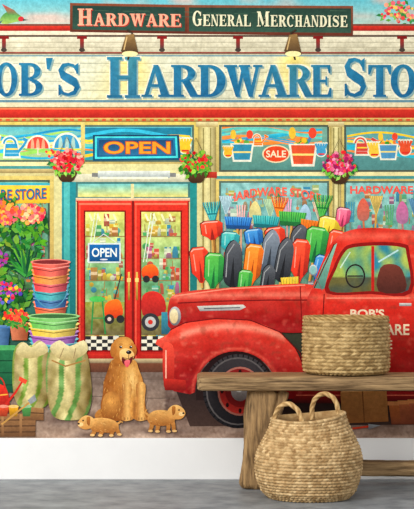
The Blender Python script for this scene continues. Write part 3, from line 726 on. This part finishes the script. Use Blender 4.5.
for P in ([(114.5,342),(111.5,345),(110.5,352),(112.5,357),(116,354),(117,347)],[(131.8,342),(135.4,345),(136.8,350),(135.6,354.6),(133.4,352),(131.4,346)]):
    e=Art('ear',dog,'short folded golden ear'); ep=smooth(P,4); e.poly(ep,(204,138,72),(160,100,50))
fc_=Art('muzzle',dog,'pale muzzle with smiling mouth')
fc_.poly(smooth([(120,351),(126,348),(132,350.5),(134.5,355.5),(131,360),(127,362.5),(121,360)],4),(250,214,152),(234,184,118)).poly(smooth([(122,357.5),(128,359.5),(133,356.5),(131.5,362.5),(127,365.5),(123,363)],3),(96,34,36)).poly(smooth([(125,360.5),(130,360),(129.4,365),(127,367),(125,364.5)],3),(240,126,134),(218,90,104)).ell(129,352,2.7,1.9,(28,22,24)).ell(128.3,351.3,.9,.5,(140,140,150)).line([(129,354),(128.8,358)],.6,(80,50,40)).line([(122,357),(128.5,358.6),(133.8,356)],.7,(96,58,44))
for x in (121,131): fc_.ell(x,346.8,1.5,1.4,(40,24,18)).ell(x+.4,346.3,.5,.5,(250,250,250)).line([(x-1.8,344.3),(x,343.6),(x+1.8,344.3)],.6,(170,110,58))
def pup(P,head,hx,hy,legs,label,tailp):
    p=Art('puppy',M,label,'golden puppies')
    p.line(tailp,2.4,(214,160,98),None,1.0)
    for x0,y0,x1,y1 in legs: p.line([(x0,y0-1),((x0+x1)/2+.6,(y0+y1)/2),(x1,y1)],4.6,(206,148,88),(166,110,60),3.4); p.ell(x1+.6,y1,2.4,1.3,(236,194,138),n=10)
    q=smooth(P,4);y0=min(t[1] for t in P);y1=max(t[1] for t in P)
    p.fill(q,lambda x,y:mix((240,188,120),(166,108,58),max(0,min(1,(y-y0)/(y1-y0)))),1.5); furry(p,26,q,(244,200,136),(186,126,70),3,lambda x,y:.4,.6)
    h=Art('head',p,'puppy head with drooping ear'); q=smooth(head,4); h.poly(q,(244,198,132),(210,152,90))
    f=-1 if hx<120 else 1
    h.ell(hx+f*5,hy+2.5,2.8,2.1,(250,216,162),n=12).ell(hx+f*7,hy+1.8,1.2,1,(30,20,20),n=8).ell(hx+f*2.6,hy-1.4,.9,.9,(30,20,20),n=8).poly(smooth([(hx-f*4.6,hy-4.4),(hx-f*1,hy-4.6),(hx-f*1.3,hy+1.6),(hx-f*3.8,hy+3.6)],3),(186,124,66),(150,94,50))
pup([(90,420),(98,417.5),(108,418),(116,421),(119,427),(114,432),(102,432),(92,430)],[(78,423),(81,418),(86,415),(92,416.5),(95,421),(92,427),(86,429),(80,427)],86,421.5,[(95,430,92,434.6),(102,431,100,435),(112,430,111,435),(116,428,119,434)],'small golden puppy walking on pavement',[(117,424),(121,421),(123,422)])
pup([(149,414),(156,410),(166,410),(173,413),(175,420),(167,425),(155,425),(148,421)],[(167,412),(171,406),(177,404.5),(183,408),(185.5,413),(182,418),(176,419),(169,417)],176.5,411,[(152,423,150,430.5),(158,423,157,431),(168,422,168,431),(172,420,174,430.5)],'golden puppy standing beside truck',[(149,415),(145,412),(147,409)])

# ---- things on pavement near truck
bx=Art('cardboard_box',M,'brown cardboard box with open flaps')
bx.poly([(340,392),(386,390),(388,421),(342,423)],(196,140,88),(150,100,60)).poly([(340,392),(346,386),(390,385),(386,390)],(225,175,120)).line([(362,391),(364,422)],1.2,(120,80,48))
for i in range(3):
    wd=Art('flower_pot',M,'small terracotta flower pot'); wd.poly([(388+i*10,402-i),(404+i*10,402-i),(401+i*10,424),(391+i*10,424)],jit((190,110,70),20),(110,60,44)).rect(387+i*10,401-i,405+i*10,405-i,(220,150,100))
gf=Art('hand_trowel',M,'small hand trowel on pavement'); gf.line([(352,428),(368,426)],2,(200,70,50)).poly([(368,423.5),(380,425),(368,429)],(170,175,180),(110,110,120))

for a in ALL: a.build()
print('ORD',ORD[0])

# ================================================================= ROOM
def box(name,x0,y0,z0,x1,y1,z1,mat):
    me=bpy.data.meshes.new(name)
    v=[(x,y,z) for x in (x0,x1) for y in (y0,y1) for z in (z0,z1)]
    f=[(0,1,3,2),(4,6,7,5),(0,4,5,1),(2,3,7,6),(0,2,6,4),(1,5,7,3)]
    me.from_pydata(v,[],f);ob=bpy.data.objects.new(name,me);sc.collection.objects.link(ob);me.materials.append(mat);return ob
white=simple('white_paint',(240,240,240),(245,245,245),3,.55)
conc=simple('polished_concrete',(98,103,108),(156,160,163),8,.45,(1,1,1),bump=.05,lo=.3,hi=.7)
o=box('wall_back',-3,0,0,3,.1,3.0,white);o['kind']='structure'
o=box('floor',-3,-9,-.1,3,.1,0,conc);o['kind']='structure'
ZB=HC+(254.5-437.6)*S
o=box('baseboard_back',-3,-.03,0,3,-0.0005,ZB,white);o['kind']='structure'
bm_=o.modifiers.new('b','BEVEL');bm_.width=.004;bm_.segments=2

# ================================================================= BENCH
def beam(name,p0,p1,w,h,mat,parent=None,n=4.0,seed=0,amp=.004,label=None,up=(0,0,1),taper=1.0):
    p0=Vector(p0);p1=Vector(p1);d=(p1-p0);L=d.length;d.normalize()
    u=Vector(up); s=d.cross(u).normalized(); u=s.cross(d).normalized()
    NS=36;NL=max(12,int(L/.02));V=[];F=[]
    st=[(0,.78),(.004,.88),(.012,.96)]+[(.02+(L-.04)*i/NL,1) for i in range(NL+1)]+[(L-.012,.96),(L-.004,.88),(L,.78)]
    for (t,k) in st:
        c=p0+d*t; tp=1+(taper-1)*t/L
        for j in range(NS):
            a=2*math.pi*j/NS;ca,sa=math.cos(a),math.sin(a)
            x=math.copysign(abs(ca)**(2/n),ca)*w/2;y=math.copysign(abs(sa)**(2/n),sa)*h/2
            nn=noise.noise(Vector((t*5+seed,ca*1.5,sa*1.5)))*amp*1.6+noise.noise(Vector((t*18+seed,ca*6,sa*6)))*amp*.5
            r=math.hypot(x,y);f=(r+nn)/r*k*tp
            V.append(c+s*x*f+u*y*f)
    m=len(st)
    for i in range(m-1):
        for j in range(NS): F.append((i*NS+j,i*NS+(j+1)%NS,(i+1)*NS+(j+1)%NS,(i+1)*NS+j))
    F.append(tuple(range(NS))[::-1]);F.append(tuple((m-1)*NS+j for j in range(NS)))
    me=bpy.data.meshes.new(name);me.from_pydata([tuple(v) for v in V],[],F)
    for p in me.polygons:p.use_smooth=len(p.vertices)==4
    ob=bpy.data.objects.new(name,me);sc.collection.objects.link(ob);me.materials.append(mat)
    if parent:ob.parent=parent
    if label:ob['label']=label
    return ob
woodx=simple('rustic_wood_long',(88,66,42),(186,152,108),9,.65,(.6,6,9),bump=.8,lo=.34,hi=.62)
woodz=simple('rustic_wood_upright',(84,62,40),(180,144,98),9,.65,(6,6,.7),bump=.8,lo=.34,hi=.62)
def kd(d): return S*(D-d)/D
def PX(px,d): return (px-207)*kd(d)
def PZ(py,d): return HC+(254.5-py)*kd(d)
bench=bpy.data.objects.new('wooden_bench',None);sc.collection.objects.link(bench)
bench['label']='rustic solid wood bench with rough thick posts';bench['category']='bench'
zt=.468;x0=PX(197,.4)
beam('seat',(x0,-.255,zt-.031),(1.78,-.255,zt-.031),.33,.062,woodx,bench,7,1,.004,'thick rough plank seat')
def trestle(xc,s,seed):
    for dy in (-.33,-.17):
        beam('leg',(xc+.0*s,dy,zt-.06),(xc-.035*s,dy,.0),.125,.08,woodz,bench,5,seed+dy*9,.008,None,(0,1,0))
    beam('brace',(xc+.085*s,-.33,zt-.065),(xc+.02*s,-.33,.235),.05,.05,woodz,bench,4,seed+5,.004,None,(0,1,0))
lx=PX(264,.35)
trestle(lx,1,2); trestle(1.5,-1,12)
beam('stretcher',(PX(246,.25),-.25,.075),(1.62,-.25,.075),.085,.062,woodx,bench,4,9,.005,'long lower stretcher beam')

# ================================================================= BASKETS
def weave(name,prof,cx,cy,cz,rows,st,amp,mat,thick=.009,defo=None,label=None,parent=None,cols=((255,255,255),(190,180,165)),seed=1,slant=.35):
    rnd=random.Random(seed)
    ls=[0]
    for i in range(1,len(prof)): ls.append(ls[-1]+math.hypot(prof[i][0]-prof[i-1][0],prof[i][1]-prof[i-1][1]))
    def at(t):
        q=t*ls[-1]
        for i in range(1,len(ls)):
            if q<=ls[i] or i==len(ls)-1:
                k=(q-ls[i-1])/(ls[i]-ls[i-1]); return (prof[i-1][0]*(1-k)+prof[i][0]*k,prof[i-1][1]*(1-k)+prof[i][1]*k,prof[i][0]-prof[i-1][0],prof[i][1]-prof[i-1][1])
    NV=rows*6;NU=st*6;V=[];F=[];C=[]
    rowc=[[rnd.random() for _ in range(st)] for _ in range(rows+1)]
    for i in range(NV+1):
        t=i/NV;r,z,dr,dz=at(t);l=math.hypot(dr,dz);nr,nz=dz/l,-dr/l
        row=min(rows-1,int(t*rows-1e-6));fr=t*rows-row
        for j in range(NU):
            a=2*math.pi*j/NU; sg=1 if row%2 else -1
            ph=(j/6+sg*slant*fr+10)
            sidx=int(ph)%st;fs=ph-int(ph)
            dsp=amp*(math.sin(math.pi*min(1,max(0,fr)))**.6)*(.35+.65*math.sin(math.pi*fs)**.7)
            rr=r+nr*dsp;zz=z+nz*dsp
            x,y,w_=rr*math.cos(a),rr*math.sin(a),zz
            if defo:x,y,w_=defo(x,y,w_,a)
            V.append((cx+x,cy+y,cz+w_))
            C.append(lin(mix(cols[0],cols[1],rowc[row][sidx]))+[1])
    for i in range(NV):
        for j in range(NU):F.append((i*NU+j,i*NU+(j+1)%NU,(i+1)*NU+(j+1)%NU,(i+1)*NU+j))
    base=NV*NU;prev=base
    K=14
    for i in range(K+1):
        t=1-i/K;r,z,dr,dz=at(max(0,t));b=len(V)
        for j in range(NU):
            a=2*math.pi*j/NU;rr=max(.005,r-thick);zz=max(z,.012)+(0 if i else .002)
            x,y,w_=rr*math.cos(a),rr*math.sin(a),zz
            if defo:x,y,w_=defo(x,y,w_,a)
            V.append((cx+x,cy+y,cz+w_));C.append(lin((200,190,175))+[1])
        for j in range(NU):F.append((prev+j,prev+(j+1)%NU,b+(j+1)%NU,b+j))
        prev=b
    F.append(tuple(prev+j for j in range(NU)));F.append(tuple(range(NU))[::-1])
    me=bpy.data.meshes.new(name);me.from_pydata(V,[],F)
    for p in me.polygons:p.use_smooth=len(p.vertices)==4
    at_=me.color_attributes.new('Col','FLOAT_COLOR','POINT');at_.data.foreach_set('color',[x for c in C for x in c])
    me.materials.append(mat);ob=bpy.data.objects.new(name,me);sc.collection.objects.link(ob)
    if parent:ob.parent=parent
    if label:ob['label']=label
    return ob
def rope(name,pts,r,mat,parent,label=None,twist=14):
    P=[Vector(p) for p in pts];Q=[]
    for i in range(len(P)-1):
        p0=P[max(0,i-1)];p1=P[i];p2=P[i+1];p3=P[min(len(P)-1,i+2)]
        for j in range(10):
            t=j/10;Q.append(.5*((2*p1)+(-p0+p2)*t+(2*p0-5*p1+4*p2-p3)*t*t+(-p0+3*p1-3*p2+p3)*t**3))
    Q.append(P[-1]);V=[];F=[];C=[];NS=18;up=Vector((0,1,0.01))
    for i,q in enumerate(Q):
        d=(Q[min(len(Q)-1,i+1)]-Q[max(0,i-1)]).normalized();s=d.cross(up)
        if s.length<.05: s=d.cross(Vector((0,0,1)))
        s.normalize();u=s.cross(d)
        for j in range(NS):
            a=2*math.pi*j/NS;rr=r*(1+.22*abs(math.sin(1.5*a+i*.45)))
            V.append(tuple(q+s*math.cos(a)*rr+u*math.sin(a)*rr));C.append(lin(mix((255,250,240),(190,175,150),.5+.5*math.sin(i*.9+3*a)))+[1])
    m=len(Q)
    for i in range(m-1):
        for j in range(NS):F.append((i*NS+j,i*NS+(j+1)%NS,(i+1)*NS+(j+1)%NS,(i+1)*NS+j))
    F.append(tuple(range(NS))[::-1]);F.append(tuple((m-1)*NS+j for j in range(NS)))
    me=bpy.data.meshes.new(name);me.from_pydata(V,[],F)
    for p in me.polygons:p.use_smooth=True
    at_=me.color_attributes.new('Col','FLOAT_COLOR','POINT');at_.data.foreach_set('color',[x for c in C for x in c])
    me.materials.append(mat);ob=bpy.data.objects.new(name,me);sc.collection.objects.link(ob);ob.parent=parent
    if label:ob['label']=label
    return ob
sea=simple('seagrass',(192,154,104),(238,208,158),40,.75,(1,1,1),attr=True,bump=.3)
hya=simple('water_hyacinth',(172,140,88),(224,194,138),35,.7,(1,1,1),attr=True,bump=.3)
b1=bpy.data.objects.new('belly_basket',None);sc.collection.objects.link(b1)
bxx,byy=PX(309,.6),-.61
b1.location=(bxx,byy,0);b1['label']='natural seagrass belly basket with two loop handles';b1['category']='basket'
def defo(x,y,z,a):
    k=max(0,z-.2)/.13
    z2=z+k*(.012*math.cos(a-.3)+.006*math.cos(2*a))
    n=noise.noise(Vector((math.cos(a)*1.3,math.sin(a)*1.3,z*6)))*.008
    f=1+n/.2-.03*k*math.cos(2*a+1)
    return x*f-.004*k,y*f,z2
weave('body',[(.13,.0),(.16,.006),(.185,.03),(.203,.075),(.211,.12),(.21,.16),(.198,.2),(.178,.24),(.16,.275),(.149,.305),(.147,.325)],0,0,.0,30,64,.0065,sea,defo=defo,label='woven rounded body',parent=b1)
zr=.335
rope('handle',[(-.135,-.03,zr-.06),(-.137,-.05,zr-.01),(-.12,-.075,zr+.03),(-.085,-.1,zr+.045),(-.05,-.12,zr+.02),(-.035,-.13,zr-.02),(-.03,-.142,zr-.06)],.0085,sea,b1,'braided loop handle')
rope('handle',[(.02,.14,zr-.04),(.02,.142,zr+.01),(.035,.135,zr+.05),(.07,.125,zr+.068),(.105,.1,zr+.05),(.12,.085,zr+.01),(.122,.08,zr-.04)],.0085,sea,b1,'braided loop handle')
b2=bpy.data.objects.new('woven_basket',None);sc.collection.objects.link(b2)
b2.location=(PX(346,.25),-.25,zt+.008);b2['label']='round chunky woven basket standing on bench';b2['category']='basket'
weave('body',[(.155,.0),(.172,.006),(.177,.02),(.178,.08),(.178,.15),(.175,.205),(.174,.222)],0,0,.0,16,56,.0075,hya,parent=b2,label='chunky braided round wall',seed=4,slant=.9)
rp=[(.172*math.cos(a),.172*math.sin(a),.226) for a in [i*math.pi/12 for i in range(25)]]
rope('rim',rp,.007,hya,b2,'braided rim')

# ================================================================= LIGHT + CAMERA
w=bpy.data.worlds.new('room_light');sc.world=w;w.use_nodes=True
bg=w.node_tree.nodes['Background'];bg.inputs[0].default_value=(1,.99,.97,1);bg.inputs[1].default_value=.8
def area(name,loc,target,size,e,col=(1,1,1)):
    ld=bpy.data.lights.new(name,'AREA');ld.size=size;ld.energy=e;ld.color=col
    o=bpy.data.objects.new(name,ld);sc.collection.objects.link(o);o.location=loc
    o.rotation_euler=(Vector(target)-Vector(loc)).to_track_quat('-Z','Y').to_euler()
area('soft_key_light',(-2.4,-4.2,2.6),(.1,0,.6),1.8,190,(1,.98,.93))  # unseen soft key light added at upper left to brighten wall and baseboard
cd=bpy.data.cameras.new('camera');cam=bpy.data.objects.new('camera',cd);sc.collection.objects.link(cam)
cam.location=(0,-D,HC);cam.rotation_euler=(math.pi/2,0,0)
cd.sensor_fit='HORIZONTAL';cd.sensor_width=36;cd.lens=36*(D/S)/414;cd.clip_end=50
sc.camera=cam
if ZOOM:
    zx,zy,zf=ZOOM
    cd.lens*=zf; cd.shift_x=(zx-207)/414*zf; cd.shift_y=(254.5-zy)/414*zf
